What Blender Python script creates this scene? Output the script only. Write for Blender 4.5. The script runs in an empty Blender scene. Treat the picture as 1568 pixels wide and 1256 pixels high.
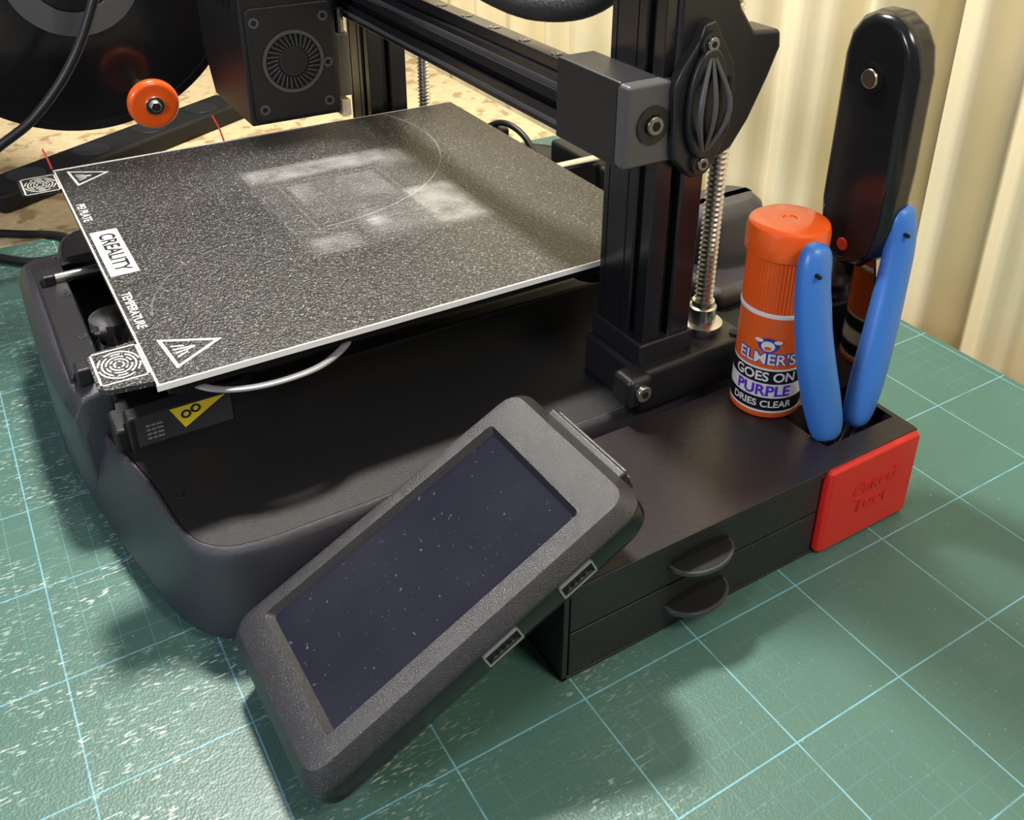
import bpy, bmesh, math, random
from mathutils import Vector, Matrix
random.seed(4)
S=0.01
scn=bpy.context.scene
col=scn.collection
# ------------------------------------------------------------------ materials
def mat(name,color,rough=.5,metal=0.,spec=.5,bump=None,speck=None,coat=0.,emis=None):
    m=bpy.data.materials.new(name);m.use_nodes=True
    nt=m.node_tree;b=nt.nodes['Principled BSDF']
    b.inputs['Base Color'].default_value=(*color,1)
    b.inputs['Roughness'].default_value=rough
    b.inputs['Metallic'].default_value=metal
    b.inputs['Specular IOR Level'].default_value=spec
    b.inputs['Coat Weight'].default_value=coat
    b.inputs['Coat Roughness'].default_value=.08
    tc=nt.nodes.new('ShaderNodeTexCoord')
    if bump:
        n=nt.nodes.new('ShaderNodeTexNoise');n.inputs['Scale'].default_value=bump[0];n.inputs['Detail'].default_value=2
        nt.links.new(tc.outputs['Object'],n.inputs['Vector'])
        bp=nt.nodes.new('ShaderNodeBump');bp.inputs['Strength'].default_value=bump[1];bp.inputs['Distance'].default_value=.0004
        nt.links.new(n.outputs['Fac'],bp.inputs['Height']);nt.links.new(bp.outputs['Normal'],b.inputs['Normal'])
    return m
BLACK=mat('black_plastic',(.012,.012,.014),.38,bump=(2500,.25))
BLACKM=mat('black_matte',(.007,.007,.008),.6,spec=.3)
BASEM=mat('base_satin_plastic',(.024,.023,.033),.28,bump=(3500,.6),spec=.8)
BASETOP=mat('base_top_plastic',(.010,.010,.011),.44,bump=(2500,.6),spec=.4)
ANOD=mat('black_anodised',(.009,.009,.011),.26,spec=.6)
GREYP=mat('grey_plate',(.075,.075,.08),.36,bump=(2500,.3))
STEEL=mat('steel',(.70,.68,.65),.25,1.)
STEELD=mat('dark_steel',(.25,.25,.26),.3,1.)
SCREWM=mat('lead_screw_steel',(.60,.58,.55),.28,1.)
BRASS=mat('brass_rivet',(.72,.60,.42),.25,1.)
PORTM=mat('port_shell',(.35,.35,.36),.35,.6)
WHITE=mat('white_print',(.62,.62,.60),.5)
WHITEL=mat('white_label',(.8,.8,.78),.35)
YEL=mat('yellow_label',(.85,.65,.03),.4)
ORANGE=mat('orange_plastic',(.85,.11,.012),.30,coat=.35)
ORANGED=mat('orange_label',(.8,.12,.018),.35)
BLUE=mat('blue_grip',(.045,.19,.62),.36,bump=(1500,.15))
LBLUE=mat('label_blue',(.03,.06,.4),.4)
PURP=mat('label_purple',(.12,.03,.55),.4)
RED=mat('red_plastic',(.64,.022,.015),.34,bump=(900,.15))
RED2=mat('red_lettering',(.58,.019,.014),.36)
REDW=mat('red_wire',(.6,.03,.02),.4)
GLOSS=mat('gloss_black',(.008,.008,.009),.15,spec=.55)
BLADE=mat('polished_blade',(.16,.15,.16),.07,1.)
CREAMP=mat('cream_plastic',(.75,.68,.5),.5)
SMOKE=mat('smoky_plastic',(.16,.15,.13),.15)
def ramp(nt,src,p0,p1,c0=(0,0,0,1),c1=(1,1,1,1)):
    r=nt.nodes.new('ShaderNodeValToRGB');e=r.color_ramp.elements
    e[0].position=p0;e[1].position=p1;e[0].color=c0;e[1].color=c1
    nt.links.new(src,r.inputs['Fac']);return r.outputs['Color']
def math_(nt,op,a,b=None,clamp=False):
    n=nt.nodes.new('ShaderNodeMath');n.operation=op;n.use_clamp=clamp
    for i,v in enumerate((a,b)):
        if v is None:continue
        if isinstance(v,(int,float)):n.inputs[i].default_value=v
        else:nt.links.new(v,n.inputs[i])
    return n.outputs[0]
def mixc(nt,f,a,b):
    n=nt.nodes.new('ShaderNodeMix');n.data_type='RGBA'
    for s,v in ((n.inputs[0],f),(n.inputs[6],a),(n.inputs[7],b)):
        if isinstance(v,(int,float)):s.default_value=v
        elif isinstance(v,tuple):s.default_value=(*v,1) if len(v)==3 else v
        else:nt.links.new(v,s)
    return n.outputs[2]
def noise(nt,vec,sc,det=2):
    n=nt.nodes.new('ShaderNodeTexNoise');n.inputs['Scale'].default_value=sc;n.inputs['Detail'].default_value=det
    nt.links.new(vec,n.inputs['Vector']);return n.outputs['Fac']
def newm(name):
    m=bpy.data.materials.new(name);m.use_nodes=True;nt=m.node_tree
    b=nt.nodes['Principled BSDF'];tc=nt.nodes.new('ShaderNodeTexCoord')
    sx=nt.nodes.new('ShaderNodeSeparateXYZ');nt.links.new(tc.outputs['Object'],sx.inputs[0])
    return m,nt,b,tc.outputs['Object'],sx.outputs
def bumpn(nt,b,h,st,dist=.0004):
    bp=nt.nodes.new('ShaderNodeBump');bp.inputs['Strength'].default_value=st;bp.inputs['Distance'].default_value=dist
    nt.links.new(h,bp.inputs['Height']);nt.links.new(bp.outputs['Normal'],b.inputs['Normal'])
def line_mask(nt,coord,off,period,w):
    a=math_(nt,'SUBTRACT',coord,off)
    a=math_(nt,'DIVIDE',a,period)
    a=math_(nt,'FRACT',a)
    a=math_(nt,'SUBTRACT',a,.5);a=math_(nt,'ABSOLUTE',a)
    a=math_(nt,'SUBTRACT',.5,a);a=math_(nt,'MULTIPLY',a,period)
    return math_(nt,'LESS_THAN',a,w)
# cutting mat
MATM,nt,b,v,xyz=newm('cutting_mat_green')
big=math_(nt,'MAXIMUM',line_mask(nt,xyz[0],.3600,.0512,.00030),line_mask(nt,xyz[1],.0,.0512,.00030))
sm=math_(nt,'MAXIMUM',line_mask(nt,xyz[0],.3600,.01024,.00014),line_mask(nt,xyz[1],.0,.01024,.00014))
n1=ramp(nt,noise(nt,v,7,3),.40,.65)
sm=math_(nt,'MULTIPLY',sm,math_(nt,'MULTIPLY',n1,.38))
wear=ramp(nt,noise(nt,v,70,3),.30,.5,(.45,.45,.45,1),(1,1,1,1))
lines=math_(nt,'MAXIMUM',math_(nt,'MULTIPLY',math_(nt,'MULTIPLY',big,.85),wear),sm)
base=mixc(nt,noise(nt,v,14,3),(.050,.116,.094),(.070,.158,.130))
c=mixc(nt,lines,base,(.17,.40,.49))
mp=nt.nodes.new('ShaderNodeMapping');mp.inputs['Rotation'].default_value=(0,0,.12);mp.inputs['Scale'].default_value=(1,.22,1)
nt.links.new(v,mp.inputs['Vector'])
scr=ramp(nt,noise(nt,mp.outputs['Vector'],1100,4),.555,.64)
zone=math_(nt,'MULTIPLY',ramp(nt,noise(nt,v,20,3),.38,.58),ramp(nt,noise(nt,mp.outputs['Vector'],160,2),.40,.58))
px=nt.nodes.new('ShaderNodeMapRange');px.inputs[1].default_value=.15;px.inputs[2].default_value=.03;nt.links.new(xyz[1],px.inputs[0])
scrm=math_(nt,'MULTIPLY',math_(nt,'MULTIPLY',scr,zone),px.outputs[0])
dust=ramp(nt,noise(nt,v,620,2),.70,.75)
c=mixc(nt,math_(nt,'MULTIPLY',dust,.3),c,(.5,.6,.55))
c=mixc(nt,math_(nt,'MULTIPLY',scrm,.8),c,(.62,.7,.64))
nt.links.new(c,b.inputs['Base Color']);b.inputs['Roughness'].default_value=.42
vo=nt.nodes.new('ShaderNodeTexVoronoi');vo.inputs['Scale'].default_value=1000;nt.links.new(v,vo.inputs['Vector'])
bumpn(nt,b,vo.outputs['Distance'],.22)
# build plate
PLATE,nt,b,v,xyz=newm('textured_build_plate')
def box1(c,a,b2,s):
    r1=nt.nodes.new('ShaderNodeMapRange');r1.inputs[1].default_value=a-s;r1.inputs[2].default_value=a+s;nt.links.new(c,r1.inputs[0])
    r2=nt.nodes.new('ShaderNodeMapRange');r2.inputs[1].default_value=b2+s;r2.inputs[2].default_value=b2-s;nt.links.new(c,r2.inputs[0])
    return math_(nt,'MULTIPLY',r1.outputs[0],r2.outputs[0])
def bx(x0,x1,y0,y1,s):return math_(nt,'MULTIPLY',box1(xyz[0],x0,x1,s),box1(xyz[1],y0,y1,s))
def frm(x0,x1,y0,y1,w,s=.0006):
    return math_(nt,'SUBTRACT',bx(x0,x1,y0,y1,s),bx(x0+w,x1-w,y0+w,y1-w,s),True)
def arc(cx,cy,r,w):
    d=math_(nt,'SQRT',math_(nt,'ADD',math_(nt,'POWER',math_(nt,'SUBTRACT',xyz[0],cx),2),math_(nt,'POWER',math_(nt,'SUBTRACT',xyz[1],cy),2)))
    return math_(nt,'LESS_THAN',math_(nt,'ABSOLUTE',math_(nt,'SUBTRACT',d,r)),w)
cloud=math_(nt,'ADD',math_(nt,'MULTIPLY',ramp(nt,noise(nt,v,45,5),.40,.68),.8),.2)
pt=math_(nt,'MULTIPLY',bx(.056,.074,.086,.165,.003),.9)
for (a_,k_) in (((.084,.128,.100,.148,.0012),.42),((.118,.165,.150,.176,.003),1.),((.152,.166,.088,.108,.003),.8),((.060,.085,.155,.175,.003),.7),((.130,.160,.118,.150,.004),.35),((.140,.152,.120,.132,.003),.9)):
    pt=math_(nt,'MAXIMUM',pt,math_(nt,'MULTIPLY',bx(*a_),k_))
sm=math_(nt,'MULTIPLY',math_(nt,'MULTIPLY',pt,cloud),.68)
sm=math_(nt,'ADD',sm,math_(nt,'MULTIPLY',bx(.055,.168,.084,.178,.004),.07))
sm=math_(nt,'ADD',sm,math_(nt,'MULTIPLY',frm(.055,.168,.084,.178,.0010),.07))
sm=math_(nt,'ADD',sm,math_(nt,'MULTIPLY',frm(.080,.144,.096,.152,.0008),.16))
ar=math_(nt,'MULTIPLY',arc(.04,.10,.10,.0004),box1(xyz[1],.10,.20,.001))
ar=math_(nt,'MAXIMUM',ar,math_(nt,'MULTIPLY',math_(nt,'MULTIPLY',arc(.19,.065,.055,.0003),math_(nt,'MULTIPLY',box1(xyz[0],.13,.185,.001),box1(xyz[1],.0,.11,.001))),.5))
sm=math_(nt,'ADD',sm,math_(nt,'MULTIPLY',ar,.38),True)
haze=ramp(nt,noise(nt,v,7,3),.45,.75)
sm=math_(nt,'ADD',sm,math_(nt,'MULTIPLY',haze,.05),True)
sp=ramp(nt,noise(nt,v,1300,1),.62,.74)  # pale specks paint the sparkle of the textured grain into the colour
base=mixc(nt,noise(nt,v,12,4),(.010,.010,.010),(.028,.027,.025))
c=mixc(nt,sp,base,(.32,.31,.30))
c=mixc(nt,sm,c,(.38,.38,.38))
nt.links.new(c,b.inputs['Base Color']);b.inputs['Roughness'].default_value=.34
bumpn(nt,b,noise(nt,v,900,2),1.,.0008)
def layered(name,color,axis,rough=.4,period=.0006,st=.25):
    m,nt,b,v,xyz=newm(name)
    b.inputs['Base Color'].default_value=(*color,1);b.inputs['Roughness'].default_value=rough
    s=math_(nt,'SINE',math_(nt,'MULTIPLY',xyz[axis],2*math.pi/period))
    w=math_(nt,'ADD',s,math_(nt,'MULTIPLY',noise(nt,v,300,2),4.))
    bumpn(nt,b,w,st,.00012);return m
PRINTS=layered('printed_plastic_side',(.017,.016,.017),2,.30,.0009,.45)
PRINTT=layered('printed_plastic_top',(.021,.017,.019),0,.32,.0011,.16)
WOOD,nt,b,v,xyz=newm('chipboard')
c=mixc(nt,noise(nt,v,180,4),(.42,.31,.16),(.72,.60,.38))
c=mixc(nt,ramp(nt,noise(nt,v,60,3),.55,.62),c,(.35,.25,.13))
nt.links.new(c,b.inputs['Base Color']);b.inputs['Roughness'].default_value=.7
CURT,nt,b,v,xyz=newm('cream_curtain')
c=mixc(nt,noise(nt,v,6,3),(.78,.68,.43),(.86,.78,.56))
nt.links.new(c,b.inputs['Base Color']);b.inputs['Roughness'].default_value=.6
bumpn(nt,b,noise(nt,v,900,2),.1)
FLOORM,nt,b,v,xyz=newm('concrete_floor')
nt.links.new(mixc(nt,noise(nt,v,5,4),(.2,.19,.17),(.33,.31,.29)),b.inputs['Base Color']);b.inputs['Roughness'].default_value=.8
SCRN,nt,b,v,xyz=newm('dusty_display_glass')
du=ramp(nt,noise(nt,v,600,2),.69,.78)
hz=ramp(nt,noise(nt,v,25,3),.35,.8)
c=mixc(nt,math_(nt,'MULTIPLY',du,.24),(.012,.013,.023),(.4,.42,.45))  # bluish base colour carries the tint of reflections in the glass
c=mixc(nt,math_(nt,'MULTIPLY',hz,.02),c,(.4,.42,.45))
nt.links.new(c,b.inputs['Base Color']);b.inputs['Roughness'].default_value=.06
# ------------------------------------------------------------------ geometry helpers (cm)
def empty(name):
    e=bpy.data.objects.new(name,None);e.empty_display_size=.02;col.objects.link(e);return e
def mk(name,vs,fs,m,par=None,smooth=True,bevel=0,seg=3,xf=None,ang=35):
    me=bpy.data.meshes.new(name)
    if xf:vs=[xf(*p) for p in vs]
    me.from_pydata([(p[0]*S,p[1]*S,p[2]*S) for p in vs],[],fs)
    bm=bmesh.new();bm.from_mesh(me);bmesh.ops.recalc_face_normals(bm,faces=bm.faces);bm.to_mesh(me);bm.free()
    me.materials.append(m)
    if smooth:
        me.polygons.foreach_set('use_smooth',[True]*len(me.polygons))
        me.set_sharp_from_angle(angle=math.radians(ang))
    o=bpy.data.objects.new(name,me);col.objects.link(o)
    if par:o.parent=par
    if bevel>0:
        md=o.modifiers.new('bevel','BEVEL');md.width=bevel*S;md.segments=seg;md.limit_method='ANGLE';md.angle_limit=math.radians(35);md.harden_normals=True
    return o
def box(name,x0,x1,y0,y1,z0,z1,m,par=None,bevel=.05,seg=3,xf=None):
    vs=[(x,y,z) for x in (x0,x1) for y in (y0,y1) for z in (z0,z1)]
    fs=[(0,1,3,2),(4,6,7,5),(0,4,5,1),(2,3,7,6),(0,2,6,4),(1,5,7,3)]
    return mk(name,vs,fs,m,par,True,bevel,seg,xf)
def prism(name,poly,axis,a0,a1,m,par=None,bevel=.05,seg=3,xf=None):
    def P(p,a):
        return {'x':(a,p[0],p[1]),'y':(p[0],a,p[1]),'z':(p[0],p[1],a)}[axis]
    n=len(poly)
    vs=[P(p,a0) for p in poly]+[P(p,a1) for p in poly]
    fs=[tuple(range(n)),tuple(range(2*n-1,n-1,-1))]+[(i,(i+1)%n,(i+1)%n+n,i+n) for i in range(n)]
    return mk(name,vs,fs,m,par,True,bevel,seg,xf)
def rr(x0,x1,y0,y1,r,n=8):
    out=[]
    for cx,cy,a in ((x1-r,y1-r,0),(x0+r,y1-r,90),(x0+r,y0+r,180),(x1-r,y0+r,270)):
        for i in range(n+1):
            t=math.radians(a+90*i/n);out.append((cx+r*math.cos(t),cy+r*math.sin(t)))
    return out
def loft(name,rings,m,par=None,cap0=True,cap1=True,bevel=0,xf=None,ang=35,closed=False):
    n=len(rings[0]);vs=[p for r in rings for p in r];fs=[]
    for k in range(len(rings)-1):
        for i in range(n):
            j=(i+1)%n;fs.append((k*n+i,k*n+j,(k+1)*n+j,(k+1)*n+i))
    if cap0:fs.append(tuple(range(n)))
    if cap1:fs.append(tuple((len(rings)-1)*n+i for i in range(n)))
    return mk(name,vs,fs,m,par,True,bevel,xf=xf,ang=ang)
def frame(p0,p1):
    d=(Vector(p1)-Vector(p0)).normalized()
    a=Vector((0,0,1)) if abs(d.z)<.9 else Vector((1,0,0))
    u=d.cross(a).normalized();w=d.cross(u);return d,u,w
def cyl(name,p0,p1,r,m,par=None,n=32,bevel=0,r1=None,xf=None):
    d,u,w=frame(p0,p1);r1=r if r1 is None else r1
    rings=[[tuple(Vector(p)+u*(q*math.cos(2*math.pi*i/n))+w*(q*math.sin(2*math.pi*i/n))) for i in range(n)] for p,q in ((p0,r),(p1,r1))]
    return loft(name,rings,m,par,bevel=bevel,xf=xf)
def lathe(name,cx,cy,prof,m,par=None,n=64,rib=0,capt=True):
    rings=[]
    for r,z in prof:
        rings.append([(cx+(r+(rib if i%2 else 0))*math.cos(2*math.pi*i/n),cy+(r+(rib if i%2 else 0))*math.sin(2*math.pi*i/n),z) for i in range(n)])
    return loft(name,rings,m,par,cap1=capt,ang=30)
def ringx(name,c,axis,r0,r1,h,m,par,n=40,xf=None):
    c=Vector(c);ax={'x':Vector((1,0,0)),'y':Vector((0,1,0)),'z':Vector((0,0,1))}[axis]
    d,u,w=frame(c,c+ax)
    def R(r,a):return [tuple(c+ax*a+u*(r*math.cos(2*math.pi*i/n))+w*(r*math.sin(2*math.pi*i/n))) for i in range(n)]
    rings=[R(r0,0),R(r1,0),R(r1,h),R(r0,h),R(r0,0)]
    return loft(name,rings,m,par,False,False,xf=xf)
def catmull(pts,k=8):
    P=[Vector(p) for p in pts];P=[P[0]*2-P[1]]+P+[P[-1]*2-P[-2]];out=[]
    for i in range(1,len(P)-2):
        for j in range(k):
            t=j/k;a,b_,c_,d_=P[i-1],P[i],P[i+1],P[i+2]
            out.append(.5*((2*b_)+(c_-a)*t+(2*a-5*b_+4*c_-d_)*t*t+(3*b_-a-3*c_+d_)*t**3))
    out.append(P[-2]);return out
def sweep(name,pts,rad,m,par=None,n=16,k=8,flat=1.,ref=(1,0,0),smoothp=True):
    if not isinstance(rad,(list,tuple)):rad=[rad]*len(pts)
    P=catmull(pts,k) if smoothp else [Vector(p) for p in pts]
    Rr=[v.x for v in catmull([(r,0,0) for r in rad],k)] if smoothp else rad
    rings=[];ref=Vector(ref)
    for i,p in enumerate(P):
        t=(P[min(i+1,len(P)-1)]-P[max(i-1,0)]).normalized()
        u=(ref-t*ref.dot(t)).normalized();w=t.cross(u);q=max(Rr[i],.001)
        rings.append([tuple(p+u*(q*flat*math.cos(2*math.pi*j/n))+w*(q*math.sin(2*math.pi*j/n))) for j in range(n)])
    return loft(name,rings,m,par,ang=60)
def text(name,body,size,m,par,fn,align='CENTER',bold=0,extr=0,spacing=1.):
    cu=bpy.data.curves.new(name,'FONT');cu.body=body;cu.size=size;cu.align_x=align;cu.align_y='CENTER';cu.offset=bold;cu.extrude=extr;cu.space_line=spacing
    ob=bpy.data.objects.new(name,cu);col.objects.link(ob)
    dg=bpy.context.evaluated_depsgraph_get();dg.update()
    me=bpy.data.meshes.new_from_object(ob.evaluated_get(dg));bpy.data.objects.remove(ob)
    for v in me.vertices:
        p=fn(v.co.x,v.co.y,v.co.z);v.co=(p[0]*S,p[1]*S,p[2]*S)
    me.materials.clear();me.materials.append(m)
    o=bpy.data.objects.new(name,me);col.objects.link(o);o.parent=par;return o
def poly(name,pts,m,par,xf=None):
    return mk(name,pts,[tuple(range(len(pts)))],m,par,False,xf=xf)
# ------------------------------------------------------------------ room
bench=empty('workbench')
box('bench_top',-75,75,-45,41.7,-3.2,-.3,WOOD,bench,.1)
for i,(x,y) in enumerate(((-70,-40),(70,-40),(-70,36),(70,36))):
    box('leg_%d'%(i+1),x-3,x+3,y-3,y+3,-75,-3.2,WOOD,bench,.2)
box('floor',-150,150,-150,80,-77,-75,FLOORM,None,0)
mt=prism('cutting_mat',rr(-13.3,66,-36,41.4,.6),'z',-.3,0,MATM,None,.04)
box('wall_back',-150,150,52,54,-75,160,mat('wall_paint',(.6,.55,.42),.8),None,0)
nx=520;vs=[];fs=[]
xs=[-95+i*170/nx for i in range(nx+1)]
def cy_(x):
    return 45.2+1.4*math.sin(x*2*math.pi/6.1+.7*math.sin(x*.31))+.6*math.sin(x*2*math.pi/10.7+1)+.28*math.sin(x*2.9)
zs=[-74,-30,0,20,45,75,110]
for z in zs:
    for x in xs:vs.append((x,cy_(x+.004*z),z))
for k in range(len(zs)-1):
    for i in range(nx):
        a=k*(nx+1)+i;fs.append((a,a+1,a+nx+2,a+nx+1))
cu=mk('curtain',vs,fs,CURT,None,True,ang=80)
cu.modifiers.new('thick','SOLIDIFY').thickness=.0012
# ------------------------------------------------------------------ printer
pr=empty('desktop_3d_printer')
def outline(front,zz,ins):
    R=[(p[0],p[1]) for p in front]
    L=[(23.5-x,y) for x,y in R][::-1]
    xm=R[-1][0]
    rear=[(xm,18),(xm,26),(xm-.8,31),(xm-3.2,34.2-ins),(xm-7,35-ins)]
    rl=[(23.5-x,y) for x,y in rear][::-1]
    ctrl=L+R+rear+[(11.75,35.2-ins)]+rl
    P=[Vector((x,y,0)) for x,y in ctrl];n=len(P);out=[]
    for i in range(n):
        a,b_,c_,d_=P[i-1],P[i],P[(i+1)%n],P[(i+2)%n]
        for j in range(6):
            t=j/6;q=.5*((2*b_)+(c_-a)*t+(2*a-5*b_+4*c_-d_)*t*t+(3*b_-a-3*c_+d_)*t**3)
            out.append((q.x,q.y,zz))
    return out
FB=[(13,-3.0),(18,-2.5),(22.5,-1.75),(25.6,-1.0),(27.3,.1),(28.1,1.8),(28.3,5)]
FT=[(13,-2.5),(18,-1.75),(22.3,-.95),(25.2,-.55),(26.7,.1),(27.45,1.5),(27.6,5)]
def mixf(t,dy=0):return [(a[0]*(1-t)+c_[0]*t,a[1]*(1-t)+c_[1]*t+dy) for a,c_ in zip(FB,FT)]
def insf(F,d):
    o=[]
    for i,(x,y) in enumerate(F):
        o.append((x-d*(max(0,(x-20))/8),y+d*max(.15,1-max(0,(x-24))/5)))
    return o
rings=[outline(insf(FB,.5),.12,.5),outline(insf(FB,.12),.4,.1),outline(FB,1.0,0),outline(mixf(.35),2.4,.2),outline(mixf(.8),3.7,.4),outline(mixf(.97),4.05,.5),outline(insf(FT,.08),4.28,.6),outline(insf(FT,.2),4.36,.8),outline(insf(FT,.30),4.34,.9),outline(insf(FT,.34),4.22,.9)]
loft('base_shell',rings,BASEM,pr)
dk=[(p[0],p[1]) for p in outline(insf(FT,.36),0,1)]
prism('base_deck',dk,'z',3.0,4.31,BASETOP,pr,0)
for i,(x,y) in enumerate(((0,2),(23,2),(0,31),(23,31))):cyl('rubber_foot_%d'%(i+1),(x,y,0),(x,y,.2),1,BLACKM,pr)
ringx('deck_screw_hole',(23.3,.1,4.31),'z',.06,.16,.02,STEELD,pr,16)
# raised front bridge
vs=[];fs=[]
prof=[(0,1.5),(-.05,5.6),(.35,6.35),(.95,6.55),(1.75,6.55),(1.9,4.0)]
XS=[(3.2,-2.6,.6),(4.2,-2.95,0),(8,-3.02,0),(12,-3.02,0),(15,-2.9,0),(16.9,-2.72,0),(17.7,-2.5,.35),(18.0,-2.3,1.2)]
for x,y0,dz in XS:
    for (dy,z) in prof:vs.append((x,min(y0+dy,-1.0) if dy>1 else y0+dy,z-(dz if z>5 else 0)))
n=len(prof)
for i in range(len(XS)-1):
    for j in range(n):
        a=i*n+j;b2=i*n+(j+1)%n;fs.append((a,b2,b2+n,a+n))
fs+=[tuple(range(n)),tuple((len(XS)-1)*n+j for j in range(n))]
mk('front_bridge',vs,fs,BASEM,pr,bevel=.12,seg=3)
box('front_bridge_cap',4.9,16.7,-2.3,-1.0,6.4,6.68,BLACK,pr,.12)
for i,(x,y) in enumerate(((5.6,-1.65),(9.2,-1.3),(13.6,-1.3),(16.1,-1.65))):
    ringx('bridge_screw_%d'%i,(x,y,6.66),'z',.08,.2,.05,STEELD,pr,16)
box('right_channel_wall',19.0,19.9,-.9,29,4.1,6.0,BASETOP,pr,.15)
box('channel_front_step',17.2,19.6,-1.4,-.4,4.1,5.4,BASETOP,pr,.2)
box('left_channel_wall',3.4,4.3,-1.0,29,4.1,6.0,BASETOP,pr,.15)
loft('rear_housing',[[(x,y,z) for x,y in rr(17.4+q,20.7-q,28.0+q,33-q,1.4,8)] for q,z in ((0,4.1),(0,7.6),(.12,8.1),(.5,8.5))],BASEM,pr)
box('rear_shoulder',19,23.2,27.0,32,4.1,5.4,BASEM,pr,.6,4)
box('rear_bridge',2.0,19,30.5,33,4.1,6.4,BASETOP,pr,.3)
for i,x in enumerate((7.5,16.8)):
    cyl('y_rod_%d'%(i+1),(x,-1.6,6.8),(x,31.5,6.8),.27,STEEL,pr)
    box('rod_clamp_%d'%(i+1),x-.45,x+.45,-2.1,-1.5,6.4,7.2,BLACK,pr,.12)
lathe('belt_tension_knob',13.3,.1,[(.9,5.2),(.95,5.3),(.95,5.9),(.7,6.0),(.7,6.5),(1.0,6.6),(1.0,7.2),(.8,7.3)],STEEL,pr,40,.03)
box('channel_cross_rib',4.3,19,1.6,2.4,4.2,5.6,BLACK,pr,.1)
box('y_belt',11.6,12.2,0,31,6.3,6.45,BLACKM,pr,0)
box('bed_carriage',5,18.5,4,20,7.2,7.6,BLACK,pr,.1)
for i,(x,y) in enumerate(((3,3),(20.5,3),(3,21),(20.5,21))):
    cyl('bed_post_%d'%i,(x,y,7.4),(x,y,8.8),.35,STEELD,pr,16)
    cyl('bed_knob_%d'%i,(x,y,7.0),(x,y,7.5),1.1,BLACKM,pr,24,.1)
box('heated_bed',.3,23.2,.4,23.6,8.75,9.15,BLACKM,pr,.04)
box('bed_insulation',1,22.4,1,23,8.45,8.8,BLACKM,pr,.05)
pl=[(0,0),(.25,0),(.4,-1.5),(.7,-1.8),(2.4,-1.8),(2.7,-1.5),(2.9,0),(20.0,0),(20.15,-1.5),(20.4,-1.8),(22.7,-1.8),(23.0,-1.5),(23.2,0),(23.5,0),(23.5,24),(0,24)]
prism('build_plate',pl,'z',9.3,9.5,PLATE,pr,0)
EDGE=mat('plate_edge_glare_steel',(.92,.92,.92),.4,.1)  # near-white colour paints glare onto the steel edge
box('plate_edge_right',23.5,23.57,0,24,9.25,9.5,EDGE,pr,0)
box('plate_edge_left',-.04,0,0,24,9.3,9.51,EDGE,pr,0)
box('plate_border_front',.0,23.5,.02,.1,9.5,9.503,WHITE,pr,0)
box('plate_glare_left',.02,.14,.0,15,9.5,9.503,WHITE,pr,0)  # thin white strip paints the glare along the left edge
sweep('bed_handle',[(22.4,.9,8.85),(23.6,2.0,8.68),(24.15,3.6,8.62),(24.1,5.6,8.65),(23.4,7.0,8.75),(22.4,7.8,8.85)],.18,mat('handle_grey',(.16,.16,.17),.35),pr,ref=(0,0,1),flat=.45)
ZT=9.508
def fl(cx,cy):return lambda x,y,z:(cx+x,cy+y,ZT)
box('logo_label',9.2,14.2,.25,1.45,9.5,9.504,WHITE,pr,0)
text('logo_text','CREALITY',.95,BLACKM,pr,fl(11.7,.85),bold=.02)
text('plate_text_1','PEI PLATE',.55,WHITE,pr,fl(6.6,.45),bold=.01)
text('plate_text_2','TEMPERATURE',.5,WHITE,pr,fl(17.6,.45),bold=.01)
def tri(nm,pts,w):
    c=Vector((sum(p[0] for p in pts)/3,sum(p[1] for p in pts)/3))
    inner=[tuple(c+(Vector(p)-c)*w) for p in pts]
    vs=[(*p,ZT) for p in pts]+[(*p,ZT) for p in inner]
    mk(nm,vs,[(0,1,4,3),(1,2,5,4),(2,0,3,5)],WHITE,pr,False)
    for k in range(4):
        t=.2+.2*k
        a=c+(Vector(pts[0])-c)*.6;b2=c+(Vector(pts[2])-c)*.6
        p=a.lerp(b2,t);q=c+(Vector(pts[1])-c)*.4
        p2=p.lerp(q,.8 if k in(1,2) else .45)
        mk(nm+'_bar_%d'%k,[(p.x-.05,p.y,ZT),(p.x+.05,p.y,ZT),(p2.x+.05,p2.y,ZT),(p2.x-.05,p2.y,ZT)],[(0,1,2,3)],WHITE,pr,False)
tri('warning_triangle_1',[(20.4,.7),(21.5,2.9),(22.8,.9)],.8)
tri('warning_triangle_2',[(.5,.6),(1.6,2.6),(2.9,.8)],.8)
for j,x0 in enumerate((.55,20.25)):
    vs=[];fs=[]
    def q4(a,b_,c_,d_):
        k=len(vs);vs.extend([(a,c_,ZT),(b_,c_,ZT),(b_,d_,ZT),(a,d_,ZT)]);fs.append((k,k+1,k+2,k+3))
    q4(x0,x0+2.4,-1.7,-1.62);q4(x0,x0+2.4,-.08,0);q4(x0,x0+.08,-1.7,0);q4(x0+2.32,x0+2.4,-1.7,0)
    for ri,r in enumerate((.14,.28,.42,.56,.70)):
        for s in range(22):
            if (s*7+ri*5)%11<2:continue
            t0=2*math.pi*s/22;t1=2*math.pi*(s+1)/22;k=len(vs);cx_,cy2=x0+1.2,-.85
            for r_,t in ((r,t0),(r,t1),(r+.06,t1),(r+.06,t0)):vs.append((cx_+r_*1.3*math.cos(t),cy2+r_*math.sin(t),ZT))
            fs.append((k,k+1,k+2,k+3))
    mk('fingerprint_icon_%d'%j,vs,fs,WHITE,pr,False)
sweep('red_wire_1',[(-.3,.0,9.5),(-.5,-.1,10.1),(-.8,-.2,10.5)],.05,REDW,pr,8)
sweep('red_wire_2',[(0,9.2,9.5),(-.3,9.1,10.2),(-.7,8.9,10.9)],.05,REDW,pr,8)
box('info_label',19.9,19.93,-.6,3.2,4.6,5.95,mat('label_dark',(.035,.035,.04),.5),pr,0)
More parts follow.
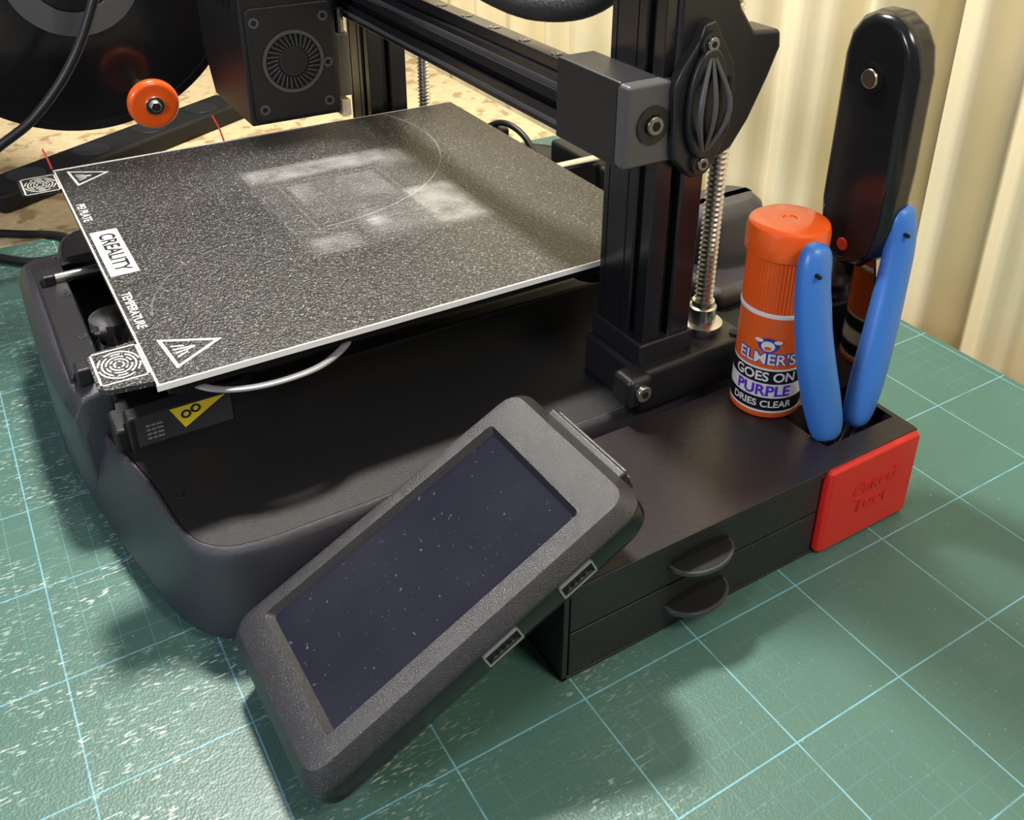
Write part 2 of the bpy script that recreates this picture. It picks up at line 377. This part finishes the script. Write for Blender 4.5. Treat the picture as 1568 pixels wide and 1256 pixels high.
poly('warning_label',[(19.95,.75,5.95),(19.95,3.0,5.95),(19.95,1.25,4.9)],YEL,pr)
ringx('warning_gear_1',(19.96,1.35,5.55),'x',.12,.2,.01,BLACKM,pr,16);ringx('warning_gear_2',(19.96,1.75,5.7),'x',.12,.2,.01,BLACKM,pr,16)
for k in range(4):text('label_line_%d'%k,'ioi oii ioio',.16,WHITE,pr,lambda x,y,z,k=k:(19.95,.1+x,5.5-.2*k+y))
# gantry uprights
def upright(x0,x1,tag):
    yf,yb=18.8,21.3
    P=[(x0,yb),(x0,yf)]
    for c in (x0+(x1-x0)*.74,):
        P+=[(c-.26,yf),(c-.2,yf+.12),(c-.3,yf+.4),(c+.3,yf+.4),(c+.2,yf+.12),(c+.26,yf)]
    P+=[(x1,yf)]
    for cc in ((yf+yb)/2-.1,):
        P+=[(x1,cc-.32),(x1-.15,cc-.24),(x1-.45,cc-.4),(x1-.45,cc+.4),(x1-.15,cc+.24),(x1,cc+.32)]
    P+=[(x1,yb)]
    prism('upright_'+tag,P,'z',6.2,42,ANOD,pr,.04,2)
    for c in (x0+.35,x0+(x1-x0)*.5):
        box('upright_ridge_%s_%d'%(tag,c*10),c-.03,c+.03,yf-.03,yf+.02,6.3,42,ANOD,pr,0)
upright(24.1,27.4,'right');upright(-4.1,-.8,'left')
box('top_beam',-4.1,27.5,19,21,42,44,ANOD,pr,.1)
for tag,s,c in (('right',1,25.8),('left',-1,-2.4)):
    box('gantry_foot_'+tag,c-1.95,c+2.3,18.3,24.6,4.2,6.3,BLACK,pr,.25,4)
    box('foot_flange_'+tag,c-1.85,c+1.75,18.6,21.5,6.2,7.3,BLACK,pr,.12)
    vs=[];fs=[];hn=24*140
    cyl('lead_screw_'+tag,(c+.6,23,6.3),(c+.6,23,40),.33,SCREWM,pr,24)
    for k in range(hn):
        t=2*math.pi*k/24;z=6.6+.24*(k/24)
        for r,dz in ((.32,-.09),(.42,0),(.32,.09)):vs.append((c+.6+r*math.cos(t),23+r*math.sin(t),z+dz))
        if k:
            a=3*k;fs+=[(a-3,a,a+1,a-2),(a-2,a+1,a+2,a-1)]
    mk('thread_'+tag,vs,fs,SCREWM,pr,ang=25)
    lathe('screw_coupler_'+tag,c+.6,23,[(.95,6.25),(.95,6.7),(.62,6.75),(.62,7.5),(.5,7.55),(.5,7.8)],STEEL,pr,32)
box('foot_lug',27.3,28.6,17.3,18.6,5.0,6.5,BLACK,pr,.3)
cyl('foot_bolt',(28.6,17.95,5.85),(28.85,17.95,5.85),.36,STEEL,pr,24,.05)
cyl('foot_bolt_socket',(28.84,17.95,5.85),(28.88,17.95,5.85),.17,BLACKM,pr,6)
for i,(x,y) in enumerate(((27.6,24.0),(25.2,22.3))):cyl('foot_screw_%d'%i,(x,y,6.28),(x,y,6.42),.26,BLACKM,pr,20)
# X beam
yf,yb,zb,zt=17.3,18.75,15.65,18.0
P=[(yf,zb),(yf,16.5),(yf+.15,16.55),(yf+.4,16.4),(yf+.4,17.2),(yf+.15,17.1),(yf,17.15),(yf,zt),(yb,zt),(yb,zb)]
prism('x_beam',P,'x',-4.5,23.2,ANOD,pr,.04,2)
box('x_beam_strip',-4.4,23.1,yf-.03,yf+.06,17.35,17.7,GREYP,pr,.0)
box('x_beam_strip_low',-4.4,23.1,yf-.03,yf+.06,15.9,16.1,GREYP,pr,.0)
box('x_rail',-4,22.9,17.55,18.45,18.0,18.55,ANOD,pr,.08)
for k in range(9):
    x=21.5-2.6*k
    ringx('rail_hole_%d'%k,(x,18.0,18.55),'z',.13,.27,.03,STEELD,pr,20)
    cyl('rail_screw_%d'%k,(x,18.0,18.52),(x,18.0,18.56),.14,BRASS,pr,12)
box('x_belt',-4,23,17.05,17.12,17.1,17.5,BLACKM,pr,0)
# right bracket
box('bracket_body',23.0,27.2,17.0,18.8,15.6,18.95,BLACK,pr,.1,4)
box('bracket_side_plate',26.9,27.75,17.0,19.75,15.65,18.9,GREYP,pr,.16,4)
ringx('bracket_ring',(27.75,18.2,17.3),'x',.42,.75,.08,BLACK,pr)
cyl('bracket_bolt',(27.75,18.2,17.3),(28.0,18.2,17.3),.38,STEELD,pr,24,.06)
cyl('bracket_bolt_socket',(28.0,18.2,17.3),(28.02,18.2,17.3),.2,BLACKM,pr,6)
prism('motor_cover',[(19.3,17),(19.3,23.5),(21.6,23.5),(22.3,21.2),(23.1,20.2),(24.5,20.1),(24.6,19.4),(24.1,18.2),(23.3,16.6),(22.5,15.5),(20.9,14.8)],'x',25.9,27.6,BLACK,pr,.2,4)
hexp=[(18.9,18.7),(19.1,19.2),(19.3,19.5),(19.9,20.3),(20.1,20.9),(20.6,21.0),(21.1,20.2),(21.7,19.3),(21.9,18.3),(21.8,16.6),(21.2,15.4),(20.6,14.8),(20.0,14.9),(19.1,15.8),(19.0,16.5)]
prism('idler_plate',hexp,'x',27.55,28.1,BLACK,pr,.12,4)
def lens(w,h,c,n=10):
    L=[(c[0]+w*math.cos(math.pi*i/n-math.pi/2),c[1]+h*math.sin(math.pi*i/n-math.pi/2)) for i in range(n+1)]
    return L+[(c[0]-(p[0]-c[0]),p[1]) for p in L[-2:0:-1]]
prism('idler_lens',lens(.95,2.2,(20.3,17.9)),'x',28.1,28.45,BLACK,pr,.15,3)
for k,dx in enumerate((-.55,0,.55)):
    sweep('idler_rib_%d'%k,[(28.4,20.3+dx*.2,16.1),(28.7,20.3+dx*1.1,17.2),(28.75,20.3+dx*1.2,18.2),(28.4,20.3+dx*.2,19.7)],[.08,.12,.12,.08],GREYP,pr,10)
for k,(y,z) in enumerate(((20.3,20.2),(20.35,15.5))):
    ringx('idler_boss_%d'%k,(28.1,y,z),'x',.25,.45,.2,BLACK,pr,28)
    cyl('idler_bolt_%d'%k,(28.1,y,z),(28.42,y,z),.27,STEELD,pr,20,.05)
    cyl('idler_socket_%d'%k,(28.42,y,z),(28.44,y,z),.13,BLACKM,pr,6)
box('idler_slot_1',28.08,28.15,21.4,21.6,17.9,18.8,BLACKM,pr,.03)
box('idler_slot_2',28.08,28.15,21.4,21.6,16.5,17.3,BLACKM,pr,.03)
# print head
prism('head_body',[(-6.6,10.35),(.9,10.35),(.9,25),(-8.2,25),(-8.2,13.2)],'y',10.7,16.2,BLACK,pr,.15,4)
prism('head_side_panel',rr(10.95,15.95,10.6,17.1,.35,4),'x',.85,1.08,BLACK,pr,.07)
box('head_carriage',-7,-.5,16.2,17.1,14.5,19.5,BLACKM,pr,.2)
cyl('fan_recess',(1.0,13.45,13.9),(1.09,13.45,13.9),1.75,BLACKM,pr,48)
ringx('fan_ring',(1.06,13.45,13.9),'x',1.62,1.8,.12,GREYP,pr,48)
cyl('fan_hub',(1.05,13.45,13.9),(1.17,13.45,13.9),.85,BLACK,pr,32,.04)
vs=[];fs=[]
for k in range(30):
    t=2*math.pi*k/30
    for r,o_ in ((.9,0),(1.58,.16)):
        for hh in (1.09,1.18):
            for dd in (-.03,.03):
                a=t+o_+dd/r;vs.append((hh,13.45+r*math.cos(a),13.9+r*math.sin(a)))
    b0=8*k
    fs+=[(b0+2,b0+3,b0+7,b0+6),(b0,b0+2,b0+6,b0+4),(b0+1,b0+5,b0+7,b0+3)]
mk('fan_blades',vs,fs,GREYP,pr,False)
for k,(y,z) in enumerate(((11.5,11.3),(11.4,16.3),(15.4,11.3),(15.4,16.3),(15.5,13.6))):
    ringx('fan_screw_ring_%d'%k,(1.07,y,z),'x',.16,.3,.06,GREYP,pr,20);cyl('fan_screw_%d'%k,(1.07,y,z),(1.12,y,z),.15,BLACKM,pr,12)
for k in range(6):box('head_vent_%d'%k,-6.9+1.1*k,-6.3+1.1*k,10.64,10.75,16.6,18.2,BLACKM,pr,.02)
for k in range(4):box('head_side_vent_%d'%k,.85,.98,11.5+k*1.,12.1+k*1.,17.6,18.6,BLACKM,pr,.02)
cyl('nozzle_block',(-3.2,13.3,9.7),(-3.2,13.3,10.5),.5,BRASS,pr,16,r1=.9)
box('head_sensor',-.2,.7,16.3,16.9,10.0,11.0,CREAMP,pr,.05)
box('head_clear_guard',-.6,.6,16.25,17.1,11.2,15,SMOKE,pr,.12)
cyl('head_clip_post',(0.2,16.7,15.0),(0.2,16.7,16.4),.25,STEELD,pr,12)
BRAID=mat('braided_sleeve',(.02,.02,.02),.5,bump=(700,1.))
sweep('braided_cable',[(0,15.5,24.4),(4,16.5,24.0),(9,17.5,21.6),(14,18.2,20.2),(18.5,18.9,19.8),(21.5,20.3,20.8),(23,22,24.2)],.62,BRAID,pr,16)
sweep('rear_cable',[(-3,28,6),(-1,28.5,7),(1,29,6.6),(3,29.2,5)],.22,BLACK,pr)
box('rear_cable_clip',-2.2,-.8,27.5,29,4.2,6.6,BLACK,pr,.2)
# ------------------------------------------------------------------ touchscreen
ts=empty('touchscreen_controller')
ph,yw=.45,.02
ex=Vector((math.cos(yw),math.sin(yw),0));ey=Vector((-math.sin(yw)*math.cos(ph),math.cos(yw)*math.cos(ph),math.sin(ph)));ez=ex.cross(ey)
O=Vector((29.2,.66,2.96))
def T(u,v,w):return tuple(O+ex*u+ey*v+ez*w)
SCB=mat('screen_bezel',(.019,.019,.023),.28,bump=(3500,.6),spec=.7)
W,L=6.6,12.1
V0=-.38
def rt(i,r,w):return [(x,y,w) for x,y in rr(-.15-i,W+i,V0-i,L+i,r,6)]
def rd(x0,x1,y0,y1,r,w):return [(x,y,w) for x,y in rr(x0,x1,y0,y1,r,6)]
loft('screen_bezel_ring',[rd(.52,5.8,.78,10.5,.12,-.3),rd(.36,5.92,.55,10.68,.18,-.0),rt(0,.6,0),rt(.06,.62,-.02),rt(.42,.85,-.45),rt(.46,.87,-.52),rt(.46,.87,-.62)],SCB,ts,False,False,xf=T,ang=24)
loft('screen_back_body',[rt(.40,.85,-.62),rt(.44,.87,-.72),rt(.46,.87,-1.35),rt(.3,.8,-1.7),rt(-.3,.6,-1.95)],GLOSS,ts,xf=T,ang=24)
prism('display_panel',rr(.48,5.87,.74,10.54,.12,4),'z',-.45,-.29,SCRN,ts,0,xf=T)
for k,v0 in enumerate((9.3,6.2)):
    # usb socket: metal shell frame around a dark cavity with a contact tongue
    u0,u1=W+.30,W+.54;va,vb,wa,wb=v0-.70,v0+.70,-1.30,-.68;t=.07
    box('usb_shell_top_%d'%(k+1),u0,u1,va,vb,wb-t,wb,PORTM,ts,.015,xf=T)
    box('usb_shell_bottom_%d'%(k+1),u0,u1,va,vb,wa,wa+t,PORTM,ts,.015,xf=T)
    box('usb_shell_end_a_%d'%(k+1),u0,u1,va,va+t,wa,wb,PORTM,ts,.015,xf=T)
    box('usb_shell_end_b_%d'%(k+1),u0,u1,vb-t,vb,wa,wb,PORTM,ts,.015,xf=T)
    box('usb_cavity_%d'%(k+1),u0,W+.475,va+t,vb-t,wa+t,wb-t,BLACKM,ts,.0,xf=T)
    box('usb_tongue_%d'%(k+1),u0,W+.53,v0-.52,v0+.52,-1.17,-1.05,BLACK,ts,.01,xf=T)
    for q in range(4):box('usb_pin_%d_%d'%(k+1,q),W+.38,W+.535,v0-.42+q*.24,v0-.32+q*.24,-1.05,-1.03,BRASS,ts,.0,xf=T)
box('hinge_ridge',1.2,5.6,L+.35,L+.75,-1.5,-.5,BLACK,ts,.12,xf=T)
for k in range(2):box('hinge_rib_%d'%k,1.4,5.4,L+.7,L+.85,-.85-.4*k,-.7-.4*k,GREYP,ts,.05,xf=T)
box('mount_arm',-1.6,3.,3.5,6.0,-2.7,-1.7,BLACK,ts,.3,xf=T)
# ------------------------------------------------------------------ drawer organiser
dr=empty('drawer_organiser')
bx0,bx1,by0,by1,bz=28.6,35.0,9.9,27.8,4.35
hx0,hx1,hy0,hy1=31.3,33.95,23.5,27.55
box('carcass',bx0,bx1-.4,by0+.05,by1,.02,2.5,PRINTS,dr,.02)
box('carcass_floor',bx0,bx1,by0,by1,0,.15,PRINTS,dr,.02)
box('carcass_end',bx0,bx1,by0,by0+.22,0,bz-.02,PRINTS,dr,.03)
box('top_left',bx0,hx0,by0,by1,2.5,bz,PRINTT,dr,0)
box('top_right',hx1,bx1-.05,by0,by1,3.98,bz,PRINTT,dr,0)
box('top_front',hx0,hx1,by0,hy0,2.5,bz,PRINTT,dr,0)
box('top_back',hx0,hx1,hy1,by1,2.5,bz,PRINTT,dr,0)
box('carcass_upper',hx1,bx1-.4,by0+.05,by1,2.5,3.98,PRINTS,dr,0)
box('top_lip',bx1-.08,bx1+.05,by0,by1,4.02,bz,PRINTS,dr,.03)
PULLM=mat('pull_plastic',(.045,.045,.05),.25)  # lighter than the top sheet, painting the rim as lit
for k,(z0,z1) in enumerate(((.18,2.2),(2.28,3.98))):
    box('drawer_front_%d'%(k+1),bx1-.4,bx1+.0,by0+.28,22.25,z0,z1,PRINTS,dr,.05)
    zc=z0+ (.95 if k==0 else .9)
    prism('pull_shade_%d'%(k+1),[(15.95-1.42*math.cos(math.pi*i/16),zc+.1+.4*math.sin(math.pi*i/16)) for i in range(17)],'x',bx1-.01,bx1+.012,BLACKM,dr,0)  # flat black patch painted as shade above the pull, no real recess
    prism('drawer_pull_%d'%(k+1),[(bx1-.1,14.47)]+[(bx1+.98*math.sin(math.pi*i/24),15.95-1.48*math.cos(math.pi*i/24)) for i in range(25)]+[(bx1-.1,17.43)],'z',zc-.10,zc+.08,PULLM,dr,.02,2)
    prism('drawer_pull_dark_top_%d'%(k+1),[(bx1-.1,14.6)]+[(bx1+.88*math.sin(math.pi*i/24),15.95-1.36*math.cos(math.pi*i/24)) for i in range(25)]+[(bx1-.1,17.3)],'z',zc+.05,zc+.09,BLACKM,dr,0)  # black sheet paints the pull's top face as shaded
prism('red_end_panel',[(22.4,.05),(27.85,.05),(27.85,4.3),(22.4,4.3)],'x',bx1-.4,bx1+.32,RED,dr,.18,1)
text('embossed_text','Baked\nTool',1.05,RED2,dr,lambda x,y,z:(bx1+.32+z,25.2+x+.12*y,2.35+y),extr=.035,bold=.01,spacing=.9)
# ------------------------------------------------------------------ glue stick
gl=empty('glue_stick')
g0=4.36;gx,gy=30.1,23.7
def band(nm,z0,z1,r,m,**k):return lathe(nm,gx,gy,[(r,z0),(r,z1)],m,gl,**k)
lathe('glue_base',gx,gy,[(1.4,g0),(1.48,g0+.05),(1.5,g0+.15),(1.5,g0+.3)],ORANGED,gl)
r=1.5
band('label_white_low',g0+.3,g0+.4,r,WHITEL)
band('label_black_low',g0+.4,g0+1.05,r,BLACKM)
band('label_white_mid',g0+1.05,g0+1.75,r,WHITEL)
band('label_black_mid',g0+1.75,g0+2.4,r,BLACKM)
band('label_white_line',g0+2.4,g0+2.5,r,WHITEL)
band('label_orange',g0+2.5,g0+4.9,r,ORANGED)
lathe('white_collar',gx,gy,[(r,g0+4.9),(r+.04,g0+4.92),(r+.04,g0+5.05),(r,g0+5.1)],WHITEL,gl)
lathe('cap_skirt',gx,gy,[(1.48,g0+5.1),(1.5,g0+7.3),(1.52,g0+7.45)],ORANGE,gl,128,.025)
lathe('cap_top',gx,gy,[(1.55,g0+7.4),(1.66,g0+7.5),(1.68,g0+7.7),(1.68,g0+8.4),(1.6,g0+8.65),(1.35,g0+8.8),(.6,g0+8.83),(.3,g0+8.8),(.25,g0+8.75),(.02,g0+8.75)],ORANGE,gl,96)
th0=math.atan2(-4.02-gy,54.7-gx)-.08
def wrap(zc,off=.02,da=0):
    return lambda x,y,z:(gx+(r+off)*math.cos(th0+da+x/r),gy+(r+off)*math.sin(th0+da+x/r),zc+y)
text('brand_text_outline',"ELMER'S",.72,LBLUE,gl,wrap(g0+2.95,.015),bold=.05)
text('brand_text',"ELMER'S",.72,WHITEL,gl,wrap(g0+2.95,.035),bold=.01)
text('label_text_1','GOES ON',.62,WHITEL,gl,wrap(g0+2.08),bold=.015)
text('label_text_2','PURPLE',.72,PURP,gl,wrap(g0+1.38),bold=.02)
text('label_text_3','DRIES CLEAR',.46,WHITEL,gl,wrap(g0+.73),bold=.01)
def discw(nm,a,zc,rx,rz,m,off):
    vs=[]
    for i in range(20):
        t=2*math.pi*i/20;x=a+rx*math.cos(t);vs.append((gx+(r+off)*math.cos(th0+x/r),gy+(r+off)*math.sin(th0+x/r),zc+rz*math.sin(t)))
    poly(nm,vs,m,gl)
discw('bull_logo_back',0,g0+3.65,.42,.34,LBLUE,.06);discw('bull_logo_face',0,g0+3.62,.27,.24,WHITEL,.08)
discw('bull_logo_horn_l',-.38,g0+3.85,.17,.09,WHITEL,.08);discw('bull_logo_horn_r',.38,g0+3.85,.17,.09,WHITEL,.08)
discw('bull_logo_nose',0,g0+3.52,.14,.09,ORANGED,.095)
# ------------------------------------------------------------------ pliers
pk=empty('pliers')
sweep('handle_left',[(33.4,24.15,4.15),(33.35,24.1,4.6),(33.2,23.7,6.0),(33.0,23.1,8.2),(32.7,22.85,10.2),(32.45,22.85,11.6),(32.3,22.95,12.5),(32.25,22.98,12.95),(32.25,23.0,13.12)],[.3,.72,.86,.86,.80,.77,.72,.5,.05],BLUE,pk,20,flat=.75)
sweep('handle_right',[(33.2,26.0,4.0),(33.2,26.1,4.5),(33.1,26.45,6.0),(32.8,27.1,8.2),(32.5,27.65,10.2),(32.3,27.95,11.8),(32.15,27.95,12.95),(32.1,27.9,13.4),(32.1,27.88,13.58)],[.3,.70,.84,.82,.77,.73,.66,.46,.05],BLUE,pk,20,flat=.75)
cyl('handle_hole_left',(32.5,22.6,12.1),(33.07,22.45,12.1),.09,BLACKM,pk,12)
cyl('handle_hole_right',(32.3,27.7,12.5),(32.87,27.6,12.5),.09,BLACKM,pk,12)
sweep('tang_left',[(33.3,24.3,4.4),(33.2,24.8,3.4),(33.2,25.1,2.9)],.22,STEELD,pk,10)
sweep('tang_right',[(33.2,25.8,4.4),(33.2,25.4,3.4),(33.2,25.1,2.9)],.22,STEELD,pk,10)
cyl('pivot',(33.0,25.1,3.0),(33.5,25.1,3.0),.42,STEELD,pk,20,.05)
# ------------------------------------------------------------------ scraper
sc=empty('scraper_tool')
SCH=mat('scraper_handle_plastic',(.010,.010,.011),.20,spec=.5)
H=[(28.75,19.2),(28.9,20.1),(29.35,20.75),(30.0,21.1),(30.9,21.1),(31.6,20.7),(32.1,20.0),(32.3,19.0),(32.35,15),(32.25,12.6),(31.9,11.2),(31.2,10.5),(30.2,10.3),(29.4,10.5),(28.95,11.4),(28.75,13)]
prism('scraper_handle',H,'y',26.75,28.3,SCH,sc,.5,6)
prism('blade',[(29.2,11.4),(31.7,11.4),(33.5,3.2),(31.3,3.2)],'y',27.2,27.35,BLADE,sc,.02,1)
ringx('hang_hole_ring',(30.4,26.66,18.5),'y',.40,.62,.14,SCH,sc,32)
cyl('hang_rivet',(30.4,26.60,18.5),(30.4,26.8,18.5),.40,BRASS,sc,32,.08)
cyl('red_dot',(30.4,26.71,11.35),(30.4,26.8,11.35),.28,REDW,sc,24,.03)
# ------------------------------------------------------------------ spool
sp_=empty('filament_spool_holder')
cyy,czz,xx=4.5,17.4,-14
def disc(nm,x,r,t,m,n=96,bev=.1):return cyl(nm,(x,cyy,czz),(x+t,cyy,czz),r,m,sp_,n,bev)
disc('spool_flange_near',xx,10.4,.5,GLOSS);disc('spool_flange_far',xx-6,10.4,.5,GLOSS)
disc('filament_winding',xx-5.5,8.8,5.5,BLACKM)
ringx('spool_hub_ring',(xx+.5,cyy,czz),'x',2.6,4.1,.25,GREYP,sp_,64)
disc('spool_hub',xx+.3,2.6,.3,BLACKM);disc('spool_axle',xx-8.5,1.1,10,GREYP)
ringx('spool_rim',(xx+.5,cyy,czz),'x',9.9,10.4,.12,GLOSS,sp_,96)
box('holder_arm_drop',xx-9,xx-7.5,cyy-1.5,cyy+1.5,16,44,BLACKM,sp_,.2)
box('holder_arm_top',xx-9,-2.5,cyy-1.5,cyy+1.5,42.5,44,BLACKM,sp_,.2)
box('holder_arm_back',-5.0,-2.5,cyy-1.5,20.5,42.5,44,BLACKM,sp_,.2)
cyl('clamp_rod',(xx-1,7.3,9.6),(-9.2,7.3,9.5),.4,STEELD,sp_,16)
cyl('clamp_knob',(-9.6,7.3,9.5),(-8.7,7.3,9.5),1.6,ORANGE,sp_,48,.35)
cyl('clamp_washer',(-8.7,7.3,9.5),(-8.55,7.3,9.5),.6,STEEL,sp_,24,.04)
cyl('clamp_bolt',(-8.55,7.3,9.5),(-8.25,7.3,9.5),.36,STEEL,sp_,6,.05)
pc=sweep('power_cable',[(-12,15,40),(-9,9,26),(-8,5.5,18.2),(-8,3.2,13.5),(-8,.4,10.2),(-8,-2.5,8.3),(-8.5,-7,5),(-10,-12,.3),(-20,-20,0)],.3,BLACK,None,12)
cb=sweep('extension_cord',[(-34,-26,0),(-22,-13,0),(-15.5,-6.4,0.1),(-11.8,-4.0,.3),(-9.3,-1.6,.3),(-9.6,.7,.3),(-12.4,.6,.3),(-15.4,-2.6,0.05),(-20.5,-9,0),(-32,-20,0)],.28,BLACKM,None,12)
ps=empty('power_strip')
rot=math.atan2(16,-9.5);cc,ss=math.cos(rot),math.sin(rot)
XP=lambda x,y,z:(-26+x*cc-y*ss,5+x*ss+y*cc,z)
prism('strip_body',rr(-9.6,16,-2.0,2.0,.6),'z',-.3,1.3,BLACKM,ps,.4,4,xf=XP)
for k in range(4):cyl('socket_%d'%k,XP(-6+6*k,0,1.2),XP(-6+6*k,0,1.36),1.4,BLACK,ps,32,.05)
# ------------------------------------------------------------------ lights
def area(name,loc,tgt,size,power,color):
    l=bpy.data.lights.new(name,'AREA');l.shape='DISK';l.size=size*S;l.energy=power;l.color=color
    o=bpy.data.objects.new(name,l);col.objects.link(o);o.location=Vector(loc)*S
    o.rotation_euler=(Vector(tgt)-Vector(loc)).to_track_quat('-Z','Y').to_euler();return o
area('ceiling_lamp',(-8,14,85),(14,14,0),11,14.5,(1,.95,.86))
area('room_fill',(50,-75,55),(20,5,0),22,5.2,(.90,.88,1))  # added fill, tinted and placed for sheen on base and screen rim
area('curtain_fill',(85,30,80),(30,35,5),22,4.4,(1,.91,.76))  # added warm fill to brighten the curtain and organiser top
w=bpy.data.worlds.new('world');scn.world=w;w.use_nodes=True
w.node_tree.nodes['Background'].inputs[0].default_value=(.92,.94,1,1);w.node_tree.nodes['Background'].inputs[1].default_value=.15
# ------------------------------------------------------------------ camera
f=1490.564;pi_,ya,ro_=0.47421,2.5822,0.0124
fw=Vector((math.cos(pi_)*math.cos(ya),math.cos(pi_)*math.sin(ya),-math.sin(pi_)))
r_=fw.cross(Vector((0,0,1))).normalized();u_=r_.cross(fw)
R_=math.cos(ro_)*r_+math.sin(ro_)*u_;U_=-math.sin(ro_)*r_+math.cos(ro_)*u_
cd=bpy.data.cameras.new('camera');co=bpy.data.objects.new('camera',cd);col.objects.link(co)
M=Matrix((R_,U_,-fw)).transposed().to_4x4();M.translation=Vector((54.721,-4.02,29.293))*S
co.matrix_world=M
cd.sensor_width=36;cd.lens=f/1568*36;cd.clip_start=.01
cd.shift_x=-(810.84-784)/1568;cd.shift_y=-(628-400.44)/1568
scn.camera=co
scn.view_settings.view_transform='Standard'
